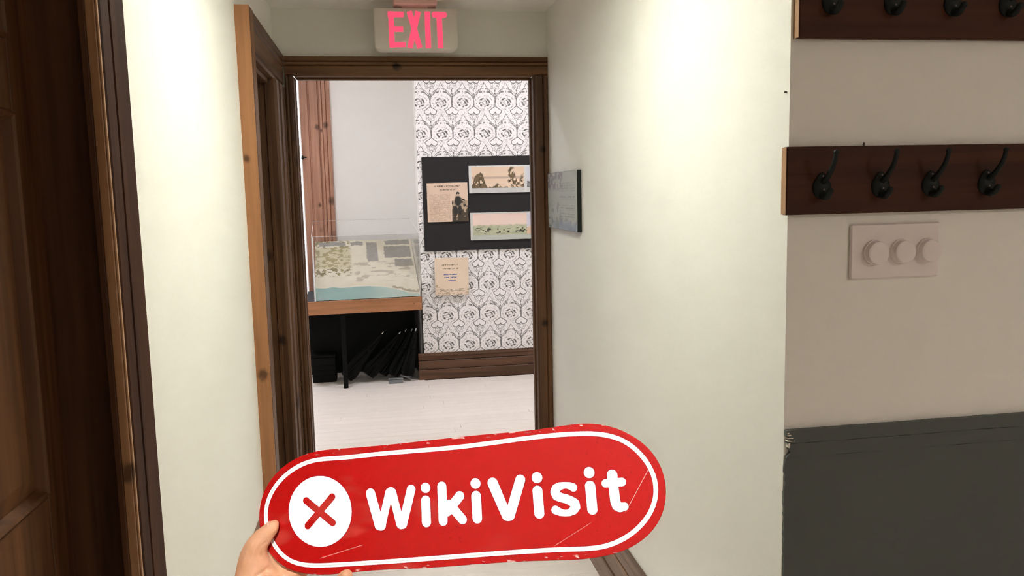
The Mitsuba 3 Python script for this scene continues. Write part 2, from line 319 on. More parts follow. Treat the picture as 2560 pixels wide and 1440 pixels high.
# ------------------------------------------------------------------ door_3: the open doorway straight ahead
d3 = thing('door_3', 'dark brown casing of the open doorway straight ahead below the exit sign', kind='structure')
lg = [(-.405, YB), (-.405, 3.738), (-.399, 3.735), (-.392, 3.738), (-.386, 3.735), (-.377, 3.735), (-.373, 3.740), (-.373, YB)]
obj('casing', prism(lg, 'z', 0, 2.0), 'wood_casing', d3)
rg = [(.727, YB), (.727, 3.742), (.731, 3.736), (.738, 3.734), (.762, 3.733), (.766, 3.738), (.770, 3.731), (.786, 3.730), (.789, 3.734), (.789, YB)]
obj('casing', prism(rg, 'z', 0, 2.0), 'wood_casing', d3)
hh = [(YB, 2.001), (3.742, 2.001), (3.736, 2.006), (3.734, 2.010), (3.733, 2.040), (3.738, 2.044), (3.731, 2.048), (3.731, 2.057), (3.736, 2.061), (3.729, 2.065), (3.729, 2.078), (3.733, 2.083), (YB, 2.083)]
obj('header', prism(hh, 'x', -.405, .789), 'wood_header', d3)
obj('jamb', at(bx(-.385, -.368, 3.745, 3.865, 0, 1.998, .002), bx(-.369, -.3655, 3.80, 3.835, 0, 1.998, .002)), 'wood_casing', d3)
obj('jamb', at(bx(.721, .736, 3.745, 3.865, 0, 1.998, .002), bx(.713, .722, 3.80, 3.835, 0, 1.998, .002)), 'wood_casing', d3)
obj('head_jamb', at(bx(-.368, .721, 3.745, 3.865, 1.9985, 2.014, .002), bx(-.36, .713, 3.80, 3.835, 1.990, 1.9995, .002)), 'wood_header', d3)

# ------------------------------------------------------------------ window_1: daylight beside the pine trim
w1 = thing('window_1', 'bright window beside reddish pine trim in the far room', kind='structure')
pil = [(-.645, YA), (-.645, 6.960), (-.641, 6.956), (-.585, 6.956), (-.579, 6.966), (-.571, 6.966), (-.566, 6.952), (-.502, 6.952), (-.497, 6.966), (-.492, 6.966), (-.487, 6.952), (-.470, 6.952), (-.466, 6.963), (-.460, 6.952), (-.438, 6.952), (-.433, 6.962), (-.427, 6.950), (-.404, 6.950), (-.400, 6.956), (-.400, YA)]
obj('side_trim', prism(pil, 'z', .33, 2.78), 'wood_pine', w1, label='reddish knotty pine trim with grooves')
obj('side_trim', prism([(-2.195-x, y) for x, y in pil][::-1], 'z', .33, 2.78), 'wood_pine', w1)
obj('sill', bx(-1.81, -.39, 6.93, YA, .295, .329, .004), 'wood_pine', w1)
mat('sash_white', (.78, .78, .76), .45, .4)
obj('sash', at(bx(-1.55, -1.50, 7.03, 7.07, .32, 2.75), bx(-1.10, -1.07, 7.03, 7.07, .32, 2.75), bx(-1.55, -.656, 7.03, 7.07, .321, .36), bx(-1.55, -.656, 7.03, 7.07, 2.70, 2.749)), 'sash_white', w1)
scene['glass_pane'] = {'type': 'thindielectric', 'int_ior': 1.5}
obj('pane', trimesh.Trimesh([(-1.5, 7.05, .36), (-.656, 7.05, .36), (-.656, 7.05, 2.7), (-1.5, 7.05, 2.7)], [(0, 1, 2), (0, 2, 3)]), 'glass_pane', w1)
obj('latch', tm(m3.Manifold.hull(m3.Manifold.sphere(.008, 12).translate((-.644, 6.952, 1.809))+m3.Manifold.sphere(.010, 12).translate((-.644, 6.952, 1.792)))+m3.Manifold.cube((.03, .006, .012)).translate((-.640, 6.952, 1.795))), 'metal_black', w1)
# ------------------------------------------------------------------ exit sign
mat('plastic_cream', (.70, .67, .60), .4, .45)
mat('plastic_glow_tint', (.74, .50, .46), .4, .45)  # red glow of the letters mixed into the colour of pale plastic
ex = thing('exit_sign', 'lit EXIT sign with red letters hanging from the corridor ceiling', 'exit sign')
def roundbox(x0, x1, z0, z1, r, y0, y1):
    p = sbox(x0+r, z0+r, x1-r, z1-r).buffer(r, 12); p = unary_union([p, sbox(x0, z1-r-.004, x1, z1)])
    return p
body = roundbox(-.003, .357, 2.083, 2.260, .026, 0, 0)
obj('housing', at(prism(body, 'y', 3.580, 3.630), prism(body.buffer(-.004), 'y', 3.576, 3.580)), 'plastic_cream', ex)
obj('canopy', at(bx(.082, .270, 3.55, 3.66, 2.270, CEIL, .006), bx(.12, .23, 3.59, 3.62, 2.259, 2.272)), 'plastic_glow_tint', ex, label='ceiling mount tinted pink for the red glow of the letters')
scene['exit_red'] = {'type': 'diffuse', 'reflectance': rgb(.5, .05, .08)}
def strokes(segs, r, cap=2): return unary_union([LineString(s).buffer(r, cap_style=cap, join_style=2) for s in segs])
LE = {
 'E': strokes([[(.071, 2.245), (.0715, 2.095)], [(.058, 2.233), (.124, 2.233)], [(.0605, 2.172), (.120, 2.172)], [(.0605, 2.107), (.128, 2.107)]], .0105),
 'X': strokes([[(.150, 2.246), (.190, 2.094)], [(.188, 2.246), (.147, 2.094)]], .0108),
 'I': strokes([[(.2275, 2.246), (.2275, 2.094)]], .0108),
 'T': unary_union([strokes([[(.2780, 2.236), (.2805, 2.094)]], .0108), strokes([[(.258, 2.234), (.300, 2.234)]], .0115, 1)]),
}
for ch, g in LE.items():
    k = obj('letter', prism(g.buffer(.0006, 4).simplify(.0002), 'y', 3.5745, 3.5765), 'exit_red', ex, label='glowing red letter '+ch)
    scene[k]['emitter'] = {'type': 'area', 'radiance': rgb(*EXITRAD)}

# ------------------------------------------------------------------ coat racks
def hookparts(hx, hz, parent, yf):
    """back plate with a long upper prong and a short curled lower prong; yf is the board's face"""
    pl = tm(m3.Manifold.hull(m3.Manifold.sphere(.0195, 24).scale((1, .50, 1.12)).translate((hx, yf-.001, hz))+m3.Manifold.sphere(.009, 16).scale((1, .5, 1)).translate((hx, yf-.002, hz+.020))))
    h = obj('hook', pl, 'metal_black', parent, smooth=40)
    t = np.linspace(0, 1, 10)
    up = np.c_[hx+0*t, yf-.004-.046*np.sin(t*1.45), hz+.010+.056*(t**1.3)]
    obj('upper_prong', at(tube(up, .0062-.0022*t, 10), trimesh.creation.icosphere(2, .0052).apply_translation(up[-1])), 'metal_black', h, smooth=40)
    lo = np.c_[hx+0*t, yf-.003-.030*t, hz-.012-.007*np.sin(t*3.0)+.006*t**2]
    obj('lower_prong', at(tube(lo, .0088-.0030*t, 10), trimesh.creation.icosphere(2, .0062).apply_translation(lo[-1])), 'metal_black', h, smooth=40)
    for dz in (.022, -.004): obj('screw', tm(m3.Manifold.sphere(.0024, 10).scale((1, .5, 1)).translate((hx, yf-(.0060 if dz > 0 else .0104), hz+dz))), 'metal_nail', h, smooth=True)
def rack(label, x0, z0, z1, xs, hz):
    t = thing('coat_rack', label, 'coat rack')
    obj('board', bx(x0, 2.30, YH-.018, YH, z0, z1, .0025), 'wood_rack', t)
    obj('board_end', bx(x0-.0012, x0, YH-.0175, YH-.0005, z0+.001, z1-.001), 'wood_near_light', t, label='light sawn end grain')
    for hx in xs: hookparts(hx, hz, t, YH-.018)
    return t
rack('brown wooden coat rack with four black double hooks above the white dimmer plate', .7765, 1.398, 1.530, [.850, .976, 1.086, 1.211, 1.345, 1.47, 1.60, 1.73], 1.450)
rack('brown wooden coat rack at the top edge of the picture, cut off by the frame', .797, 1.735, 1.865, [.862, .991, 1.119, 1.240, 1.37, 1.50, 1.63, 1.76], 1.800)
for (x, y, z), ax, lb in (((XR-.001, YH+.012, 1.753), 0, 'tiny dark nail head in the wall corner just below the upper coat rack'), ((XR-.001, YH+.012, 1.637), 0, 'tiny dark nail head in the wall corner midway between the coat racks'), ((.945, YH-.008, 1.5325), 2, 'small dark screw standing on top of the lower coat rack board')):
    m = m3.Manifold.hull(m3.Manifold.sphere(.0022, 10)+m3.Manifold.sphere(.0018, 10).translate((-.003, 0, 0) if ax == 0 else (0, 0, .003))).translate((x, y, z))
    tag(obj('nail', tm(m), 'metal_nail'), lb, 'nail')

# ------------------------------------------------------------------ dimmer plate
mat('plastic_white', paint((.76, .70, .67), .02, 20), .4, .45)
dm = thing('dimmer_switch', 'white wall plate with three round dimmer knobs below the lower coat rack', 'switch')
obj('plate', bx(.923, 1.121, YH-.0075, YH, 1.264, 1.376, .003), 'plastic_white', dm)
for kx in (.975, 1.034, 1.092):
    base = m3.Manifold.cylinder(.006, .0262, .0255, 40); cap = m3.Manifold.cylinder(.010, .0242, .0222, 40).translate((0, 0, .006)); top = m3.Manifold.cylinder(.0015, .0222, .0200, 40).translate((0, 0, .016))
    k = obj('knob', tm((base+cap+top).rotate((90, 0, 0)).translate((kx, YH-.0075, 1.318))), 'plastic_white', dm, smooth=35)

# ------------------------------------------------------------------ text panel on the right wall
PY0, PY1, PZ0, PZ1 = 3.121, 3.683, 1.293, 1.543
def plaqueprint(p, n, uv):
    s = (PY1-p.y)/(PY1-PY0); t = (PZ1-p.z)/(PZ1-PZ0)
    base = MIX((.30, .33, .30), (.40, .41, .36), F(p.y*9, p.z*9, 2, 3))
    leaf = SS(.42, .62, F(p.y*34, p.z*48, 5, 3))
    c = MIX(base, (.17, .15, .16), leaf*SS(.34, .22, t-.06*s)*SS(.62, .5, s))
    c = MIX(c, (.13, .15, .15), .9*SS(.45, .6, F(p.y*30, p.z*50, 8, 3))*SS(.76, .9, t+.1*(1-s)))
    c = MIX(c, (.16, .21, .29), .8*SS(.84, .93, t+.05*N(p.y*30, 2))*SS(.1, .3, s))
    c = MIX(c, (.15, .17, .15), .8*SS(.60, .68, F(p.y*40, p.z*40, 4, 2))*SS(.5, .45, s)*SS(.5, .6, t+.1*s))
    rows = dr.abs(t*21-dr.round(t*21)); txt = (1-SS(.18, .30, rows))*SS(.35, .5, N(p.y*140, dr.round(t*21)*7.3, 1))
    blk = ((t > .19) & (t < .335)) | ((t > .405) & (t < .47)) | ((t > .57) & (t < .66)) | ((t > .70) & (t < .80))
    c = c*.82
    c = MIX(c, (.08, .10, .08), dr.select(blk & (s > .43) & (s < .93), txt*.75, 0))
    return c
mat('print_plaque', plaqueprint, .35, .5)
pq = thing('text_panel', 'small grey printed text panel mounted on the right corridor wall by the doorway', 'panel')
obj('backing', bx(XR-.018, XR, PY0, PY1, PZ0, PZ1, .001), 'metal_black', pq)
obj('printed_sheet', bx(XR-.0195, XR-.018, PY0+.001, PY1-.001, PZ0+.001, PZ1-.001), 'print_plaque', pq, label='grey green sheet with lines of text and leaves')

# ------------------------------------------------------------------ black exhibit board and its cards
mat('board_black', (.020, .018, .019), .7, .25)
mat('card_edge', (.70, .66, .58), .6, .3)
tag(obj('exhibit_board', bx(.317, 1.55, YW-.0145, YW-.0005, 1.020, 1.756, .002), 'board_black'), 'large black exhibit board on the patterned wallpaper', 'board')
def uvof(x0, x1, z0, z1): return lambda p: ((p.x-x0)/(x1-x0), (z1-p.z)/(z1-z0))
def textrows(s, t, p, nrow, seed, dens=.42):
    r = dr.abs(t*nrow-dr.round(t*nrow))
    return (1-SS(.16, .3, r))*SS(dens, dens+.12, N(p.x*230, dr.round(t*nrow)*5.1, seed))
def ell(s, t, cs, ct, rs, rt, e=.25): return 1-SS(1-e, 1+e, dr.sqrt(dr.square((s-cs)/rs)+dr.square((t-ct)/rt)))
ua = uvof(.349, .667, 1.249, 1.554)
def card_a(p, n, uv):
    s, t = ua(p)
    c = MIX((.62, .46, .35), (.70, .53, .41), F(p.x*12, p.z*12, 1, 2))
    c = MIX(c, (.24, .17, .12), .55*dr.select((t > .28) & (t < .97) & (s > .05) & (s < .57), textrows(s, t, p, 40, 2, .3), 0))
    head = (dr.abs(t-.085) < .024) & (s > .18) & (s < .82) | ((dr.abs(t-.175) < .02) & (s > .3) & (s < .74))
    c = MIX(c, (.16, .11, .08), dr.select(head, SS(.46, .58, N(p.x*300, p.z*170, 3)), 0))
    q = N(p.x*40, p.z*40, 7)
    scene_ = (s > .605)&(t > .46)
    bush = SS(.46, .6, F(p.x*45, p.z*45, 3, 3)+.34*(t-.55)+.2*(s-.8))
    c = dr.select(scene_, MIX((.42, .31, .22), (.06, .045, .03), bush), c)
    man = dr.maximum(dr.maximum(ell(s, t, .755, .28, .042, .045), ell(s, t, .755, .47, .085, .14)), dr.maximum(ell(s, t, .70, .72, .05, .13), ell(s, t, .80, .70, .05, .13)))
    arm = 1-SS(.014, .026, dr.abs(t-(.40+(s-.8)*.45))); arm = dr.select((s > .78) & (s < .93), arm, 0)
    c = MIX(c, (.028, .026, .022), dr.maximum(man, arm))
    c = MIX(c, (.60, .44, .33), ell(s, t, .757, .315, .030, .030))
    return c
ub = uvof(.681, 1.29, 1.468, 1.682)
def card_b(p, n, uv):
    s, t = ub(p)
    frame = mi.Color3f(.52, .52, .50)
    sky = MIX((.66, .50, .36), (.74, .58, .44), t*.7+.3*F(p.x*8, p.z*20, 1, 2))
    sky = MIX(sky, (.50, .38, .30), SS(.38, .42, t)*(1-SS(.46, .5, t)))
    rock = SS(0, .05, t-(.84-.46*dr.exp(-dr.square((s-.10)/.055))-.40*dr.exp(-dr.square((s-.17)/.05))-.18*dr.exp(-dr.square((s-.37)/.05))-.10*N(s*60, 1)))
    tree = SS(.46, .54, F(p.x*70, p.z*50, 5, 3))*dr.maximum(dr.maximum(ell(s, t, .555, .42, .05, .42), ell(s, t, .60, .65, .06, .22)), dr.maximum(ell(s, t, .78, .60, .13, .30), ell(s, t, .87, .25, .05, .3)))
    c = MIX(sky, MIX((.03, .022, .012), (.22, .15, .08), F(p.x*60, p.z*60, 2, 3)), dr.maximum(rock*SS(.2, .3, F(p.x*40, p.z*40, 6, 2)), tree))
    c = dr.select(t > .82, frame, c)
    c = dr.select((s < .035) | (t < .05) | ((s > .725) & (s < .76)), frame*1.15, c)
    m = s > .76
    c2 = MIX((.56, .57, .62), (.05, .05, .05), SS(.5, .58, t+.25*(F(p.x*30, p.z*60, 2, 3)-.5))*(.55+.45*N(p.x*90, p.z*160, 4)))
    return dr.select(m & (t < .82) & (t > .05), c2, c)
uc = uvof(.683, 1.29, 1.097, 1.315)
def card_c(p, n, uv):
    s, t = uc(p)
    c = MIX((.70, .50, .43), (.76, .60, .52), SS(0, .4, t+.3*F(p.x*6, p.z*30, 1, 2)))
    grass = MIX((.32, .36, .22), (.52, .52, .38), F(p.x*40, p.z*60, 2, 3))
    c = MIX(c, grass, SS(.44, .52, t+.04*N(p.x*40, 0)))
    marks = SS(.60, .68, F(p.x*60, p.z*110, 5, 2))*SS(.52, .58, t)*(1-SS(.74, .80, t))*SS(.04, .08, s)
    c = MIX(c, (.05, .05, .03), marks)
    c = MIX(c, (.46, .49, .44), SS(.80, .86, t))
    m = s > .745
    c2 = MIX((.58, .56, .62), (.62, .46, .32), SS(.5, .62, t+.2*(F(p.x*30, p.z*40, 3, 2)-.5)))
    c = dr.select(m & (t < .82) & (t > .05), c2, c)
    return dr.select((s < .03) | (t < .05), mi.Color3f(.52, .53, .50), c)
for nm, fn, (x0, x1, z0, z1), lb in (('a', card_a, (.349, .667, 1.249, 1.554), 'tan printed card with text and a dark standing figure on the black board'), ('b', card_b, (.681, 1.29, 1.468, 1.682), 'printed card with rocks and trees, upper right on the black board'), ('c', card_c, (.683, 1.29, 1.097, 1.315), 'printed card with pink sky and green field, lower right on the black board')):
    mat('print_'+nm, fn, .45, .4)
    t = thing('exhibit_card', lb, 'card')
    obj('backing', bx(x0, x1, YW-.026, YW-.0145, z0, z1), 'card_edge', t)
    obj('printed_sheet', bx(x0, x1, YW-.0268, YW-.026, z0, z1), 'print_'+nm, t)
ui = uvof(.388, .655, .668, .966)
def card_i(p, n, uv):
    s, t = ui(p)
    c = MIX((.72, .58, .44), (.78, .64, .50), F(p.x*8, p.z*8, 4, 2))
    hd = ((dr.abs(t-.19) < .018) & (s > .2) & (s < .7)) | ((dr.abs(t-.29) < .018) & (s > .22) & (s < .72))
    c = MIX(c, (.2, .15, .1), dr.select(hd, SS(.42, .55, N(p.x*300, p.z*180, 3)), 0))
    bl = ((dr.abs(t-.445) < .014) & (s > .26) & (s < .66)) | ((dr.abs(t-.52) < .016) & (s > .28) & (s < .64)) | ((dr.abs(t-.60) < .013) & (s > .40) & (s < .62))
    c = MIX(c, (.08, .11, .32), dr.select(bl, SS(.25, .4, N(p.x*260, p.z*200, 8)), 0))
    hill = SS(.0, .02, t-(.84-.10*dr.exp(-dr.square((s-.06)/.12))-.03*N(s*18, 2)))
    return MIX(c, (.34, .27, .19), hill*SS(.45, .7, F(p.x*60, p.z*160, 2, 3)))
mat('print_i', card_i, .5, .35)
t = thing('info_card', 'small cream notice on the wallpaper below the black board', 'card')
card = bx(.388, .655, YW-.030, YW-.024, .668, .966, .001); obj('backing', card, 'card_edge', t)
obj('printed_sheet', bx(.389, .654, YW-.0308, YW-.0302, .669, .965), 'print_i', t)
obj('spacer', bx(.45, .60, YW-.0245, YW, .74, .90), 'card_edge', t)

# ------------------------------------------------------------------ display case with the map relief under an acrylic cover
CA = math.radians(3.2)
def loc(a, b, z):            # a leftwards along the front, b depth, from the right front corner
    return (.272-a*math.cos(CA)-b*math.sin(CA), 6.10-a*math.sin(CA)+b*math.cos(CA), z)
def lbox(a0, a1, b0, b1, z0, z1, c=0.0):
    m = bx(a0, a1, b0, b1, z0, z1, c); v = m.vertices.copy(); m.vertices = np.array([loc(*q) for q in v]); m.invert(); return m
dc = thing('display_case', 'display table with a tilted painted map under a clear acrylic cover in the alcove', 'display case')
LW, LD = .87, .74
obj('front_board', lbox(0, LW, 0, .022, .585, .686, .002), 'wood_table', dc, label='orange wooden front board')
obj('side_board', at(lbox(0, .018, .022, LD, .585, .686), lbox(LW-.018, LW, .022, LD, .585, .686), lbox(.018, LW-.018, LD-.018, LD, .585, .686), lbox(.018, LW-.018, .022, LD-.018, .585, .60)), 'board_black', dc)
for a, b in ((.60, .05), (.60, LD-.08), (.05, LD-.08), (.84, LD-.08)):
    obj('leg', lbox(a-.018, a+.018, b, b+.036, 0, .585, .003), 'cloth_black', dc)
obj('side_panel', lbox(.001, .012, .215, LD-.03, .02, .585), 'board_black', dc)
obj('back_panel', lbox(.02, LW+.02, .46, .472, .035, .585), 'cloth_black', dc, label='black panel closing the space under the table')
def maprelief():  # a tilted panel with slight relief
    n, m = 60, 40; V, Fc, UV = [], [], []
    for j in range(m+1):
        for i in range(n+1):
            s, t = i/n, j/m
            V.append(loc(.012+s*(.80-.018), .024+t*(LD-.045), .690+t*.405+ .004*meshkit.fbm(np.array([s*14, t*14, 0]), 3)*(t > .2))); UV.append((s, t))
    for j in range(m):
        for i in range(n):
            a = j*(n+1)+i; Fc += [(a, a+n+1, a+1), (a+1, a+n+1, a+n+2)]
    return np.array(V), np.array(Fc), np.array(UV)
def mapcol(p, n, uv):
    s, t = 1-uv.x, uv.y                                  # s from the left
    shore = .20-.15*SS(.55, 1.0, s)+.02*(N(s*12, 3)-.5)
    cream = MIX((.52, .49, .38), (.60, .57, .47), F(s*9, t*9, 1, 3))
    c = cream
    q = F(s*34, t*40, 3, 3)
    lft = (1-SS(.32, .38, s))*SS(.36, .40, t)*SS(.47, .55, q)
    c = MIX(c, MIX((.10, .085, .03), (.26, .22, .10), F(s*50, t*50, 8, 2)), lft*.9)
    c = MIX(c, (.40, .36, .20), .5*(1-SS(.34, .38, s))*SS(.5, .52, t)*(1-SS(.88, .9, t)))
    def blk(a, b, u, v): return SS(a, a+.012, s+.02*(q-.5))*(1-SS(b-.012, b, s))*SS(u, u+.012, t+.03*(q-.5))*(1-SS(v-.012, v, t+.03*(q-.5)))
    g = dr.maximum(dr.maximum(blk(.52, .645, .60, .97), blk(.70, .99, .66, .88)), dr.maximum(blk(.72, .99, .90, .99), dr.maximum(blk(.36, .50, .90, .985), blk(.03, .32, .90, .985))))
    g = dr.maximum(g, blk(.80, .99, .50, .64)*SS(.0, .05, s-.62-(.64-t)*1.2))
    c = MIX(c, MIX((.20, .20, .19), (.27, .26, .25), q), g*.9)
    c = MIX(c, (.30, .27, .21), .6*SS(.55, .63, F(s*12, t*30, 6, 3))*SS(.25, .3, t)*(1-SS(.58, .62, t))*SS(.36, .42, s))
    c = MIX(c, (.24, .21, .14), .8*SS(.70, .76, s)*SS(.06, .09, t-shore+.09)*(1-SS(.10, .14, t-shore+.06))*SS(.4, .5, q))
    sea = MIX((.23, .36, .34), (.36, .46, .42), SS(.3, .9, s+.3*(F(s*4, t*6, 2, 2)-.5)))
    c = MIX(sea, c, SS(-.006, .006, t-shore))
    return MIX(c, (.62, .60, .50), (1-SS(.004, .014, dr.abs(t-shore-.008)))*.7)
mat('cloth_black', (.0022, .0025, .0022), .6, .12)
B0_ = .004
mat('acrylic_glint', (.85, .87, .90), .2, .6)  # opaque white painted for daylight caught in the cover edge
mat('map_paint', mapcol, .6, .3)
V, Fc, UV = maprelief()
obj('map_relief', (V, Fc), 'map_paint', dc, smooth=True, uv=UV, label='painted map relief with a teal shore')
obj('relief_edge', trimesh.Trimesh([loc(.009, .024, .686), loc(.009, LD-.02, .686), loc(.009, LD-.02, 1.098), loc(.009, .024, .693), loc(.012, .024, .686), loc(.012, LD-.02, .686), loc(.012, LD-.02, 1.098), loc(.012, .024, .693)], [(0, 1, 2), (0, 2, 3), (4, 6, 5), (4, 7, 6), (3, 2, 6), (3, 6, 7), (0, 3, 7), (0, 7, 4), (1, 5, 6), (1, 6, 2)]), 'card_edge', dc)
obj('ledge', lbox(.802, LW, .022, LD, .670, .686), 'board_black', dc)
obj('cover_edge', lbox(.790, .7998, B0_, B0_+.010, .6865, 1.172), 'acrylic_glint', dc, label='white strip standing in for window light in the acrylic edge')
def quad(*q): return trimesh.Trimesh(np.array(q), [(0, 1, 2), (0, 2, 3)], process=False)
A0, A1, B0, B1, ZF, ZB = .004, .80, .004, LD-.004, 1.172, 1.268
obj('cover_pane', quad(loc(A0, B0, .687), loc(A1, B0, .687), loc(A1, B0, ZF), loc(A0, B0, ZF)), 'glass_pane', dc)
obj('cover_pane', quad(loc(A0, B0, ZF), loc(A1, B0, ZF), loc(A1, B1, ZB), loc(A0, B1, ZB)), 'glass_pane', dc)
obj('cover_pane', quad(loc(A0, B0, .687), loc(A0, B1, .687), loc(A0, B1, ZB), loc(A0, B0, ZF)), 'glass_pane', dc)
obj('cover_pane', quad(loc(A1, B0, .687), loc(A1, B1, .687), loc(A1, B1, ZB), loc(A1, B0, ZF)), 'glass_pane', dc)
mat('acrylic_edge', (.50, .49, .47), .2, .6)
def rod(p, q, r=.0018): return tube([p, q], r, 6)
for p, q in (((A0, B0, .687), (A0, B0, ZF)), ((A0, B0, ZF), (A1, B0, ZF)), ((A0, B0, ZF), (A0, B1, ZB)), ((A0, B1, ZB), (A1, B1, ZB)), ((A1, B0, ZF), (A1, B1, ZB)), ((A1, B0, .687), (A1, B0, ZF))):
    obj('cover_edge', rod(loc(*p), loc(*q)), 'acrylic_edge', dc)

# ------------------------------------------------------------------ black furled bundles leaning under the case, and a box
mat('metal_shiny', (.8, .8, .78), .12, .8, metallic=1.0)
def umbrella(p0, p1, r0, seed, label):
    p0, p1 = np.array(p0), np.array(p1); ax = p1-p0; L = np.linalg.norm(ax); ax /= L
    X = np.cross(ax, [0, 1, .2]); X /= np.linalg.norm(X); Y = np.cross(ax, X)
    n, m = 40, 20; V, Fc = [], []
    for j in range(m+1):
        t = j/m; r = r0*(1-t)**.8+.011; r *= .72+.28*SSn(0, .12, t)
        for k in range(n):
            a = 2*math.pi*k/n; rr = r*(1+.26*math.sin(8*a+seed)*(1-t*.6)+.06*math.sin(3*a+7*t+seed))
            b = a+.9*t
            V.append(p0+ax*L*t+rr*(math.cos(b)*X+math.sin(b)*Y))
    for j in range(m):
        for k in range(n):
            a, b = j*n+k, j*n+(k+1) % n; Fc += [(a, b, b+n), (a, b+n, a+n)]
    V += [p0-ax*.004, p1]; c0, c1 = len(V)-2, len(V)-1
    for k in range(n): Fc += [(c0, (k+1) % n, k), (c1, m*n+k, m*n+(k+1) % n)]
    me = trimesh.Trimesh(V, Fc, process=False); trimesh.repair.fix_normals(me)
    t = thing('furled_umbrella', label, 'umbrella', 'black bundles under the display case')
    obj('canopy', me, 'cloth_black', t, smooth=50)
    q = [p1-ax*.01, p1+ax*.012, p1+ax*.022]
    obj('tip', at(tube(q, [.0075, .0065, .004], 10), trimesh.creation.icosphere(1, .0065).apply_translation(p1+ax*.02)), 'metal_shiny', t, smooth=40, label='shiny metal tip')
    band = [p0+ax*L*.60, p0+ax*L*.64]
    obj('strap', tube(band, [r0*.4**.8*1.25+.012, r0*.36**.8*1.25+.012], 20), 'cloth_black', t, smooth=30)
def SSn(a, b, x): t = min(max((x-a)/(b-a), 0), 1); return t*t*(3-2*t)
for i, (p0, p1, r0, lb) in enumerate((
    ((-.335, 6.26, .052), (-.045, 6.34, .372), .044, 'black furled bundle leaning under the display case, nearest its front leg'),
    ((-.165, 6.30, .056), (.090, 6.38, .358), .046, 'black furled bundle leaning under the display case, second from its front leg'),
    ((-.060, 6.34, .050), (.140, 6.42, .366), .040, 'black furled bundle leaning under the display case, third from its front leg'),
    ((.030, 6.28, .046), (.190, 6.40, .370), .040, 'black furled bundle leaning under the display case, second from the wallpapered wall'),
    ((.140, 6.24, .044), (.222, 6.32, .385), .038, 'black furled bundle leaning under the display case, next to the baseboard end'))):
    umbrella(p0, p1, r0, i*1.7, lb)
mat('tray_grey', (.16, .17, .18), .35, .5)
tr = thing('tray', 'small grey tray on the floor under the display case between black bundles', 'tray')
obj('base', bx(-.005, .105, 6.175, 6.20, 0, .034, .006) , 'tray_grey', tr)
obj('rim', bx(-.008, .108, 6.172, 6.203, .034, .040, .002), 'tray_grey', tr)
cr = thing('storage_box', 'low black box with ridges on the floor under the display case at its left', 'box')
obj('body', bx(-.60, -.415, 6.36, 6.50, 0, .20, .004), 'cloth_black', cr)
for z in (.05, .09, .13): obj('ridge', bx(-.602, -.413, 6.355, 6.36, z, z+.008, .002), 'cloth_black', cr)
obj('lid', bx(-.604, -.411, 6.356, 6.504, .20, .222, .004), 'cloth_black', cr)
# ------------------------------------------------------------------ the red sign held up in front (local mm: u right, v up, n towards the viewer)
CTR, SU, SV, SN = (np.array(v) for v in ((.05135, .72246, 1.16376), (.92265, -.35780, .14387), (-.04478, .27113, .96150), (-.38303, -.89357, .23414)))
def L2W(q): q = np.asarray(q, float)*1e-3; return CTR+q[..., :1]*SU+q[..., 1:2]*SV+q[..., 2:3]*SN
OUT=[[-78.0,58.6],[-106.7,59.2],[-132.2,59.5],[-141.5,58.8],[-152.1,56.3],[-161.8,52.3],[-170.6,47.0],[-179.5,39.9],[-187.4,32.3],[-193.8,24.0],[-198.1,15.1],[-200.6,5.1],[-201.0,-4.1],[-199.6,-13.3],[-197.1,-22.2],[-193.4,-29.7],[-189.2,-36.3],[-183.5,-43.0],[-175.7,-48.9],[-166.7,-53.0],[-157.8,-56.0],[-148.7,-57.4],[-140.7,-57.7],[-103.8,-58.0],[-15.5,-58.2],[39.1,-58.5],[106.7,-59.0],[119.0,-59.1],[131.1,-59.3],[142.3,-58.8],[151.7,-57.2],[161.3,-54.3],[169.1,-50.4],[177.1,-44.7],[184.2,-39.0],[191.7,-30.7],[197.2,-23.2],[200.5,-15.5],[202.4,-7.6],[202.7,0.4],[200.9,10.4],[197.3,20.6],[191.7,29.8],[184.5,38.2],[176.2,45.4],[167.6,50.7],[158.7,54.7],[149.6,57.6],[141.2,58.8],[135.6,59.2],[128.9,59.2],[121.1,58.6],[52.1,58.5],[-19.8,58.9]]
WHI=[[-78.6,52.5],[-107.2,53.1],[-132.7,53.3],[-142.1,52.1],[-153.7,48.8],[-165.6,42.9],[-175.6,35.4],[-184.1,26.9],[-190.7,16.3],[-193.9,5.5],[-194.5,-2.7],[-193.7,-11.0],[-191.3,-19.4],[-188.0,-26.9],[-183.8,-32.6],[-176.0,-40.3],[-166.2,-46.3],[-156.2,-49.5],[-146.2,-51.1],[-136.2,-51.7],[-87.9,-52.2],[39.9,-51.7],[107.6,-52.1],[121.7,-52.4],[135.7,-52.6],[145.1,-51.5],[154.7,-48.5],[164.5,-43.9],[174.5,-37.5],[182.7,-30.1],[188.7,-22.5],[192.9,-14.9],[195.3,-7.0],[195.9,0.1],[194.4,9.2],[190.3,19.5],[183.4,29.6],[175.2,38.0],[166.7,44.0],[158.0,48.8],[148.9,51.6],[139.6,53.1],[130.1,53.9],[120.5,53.7],[51.4,52.2]]
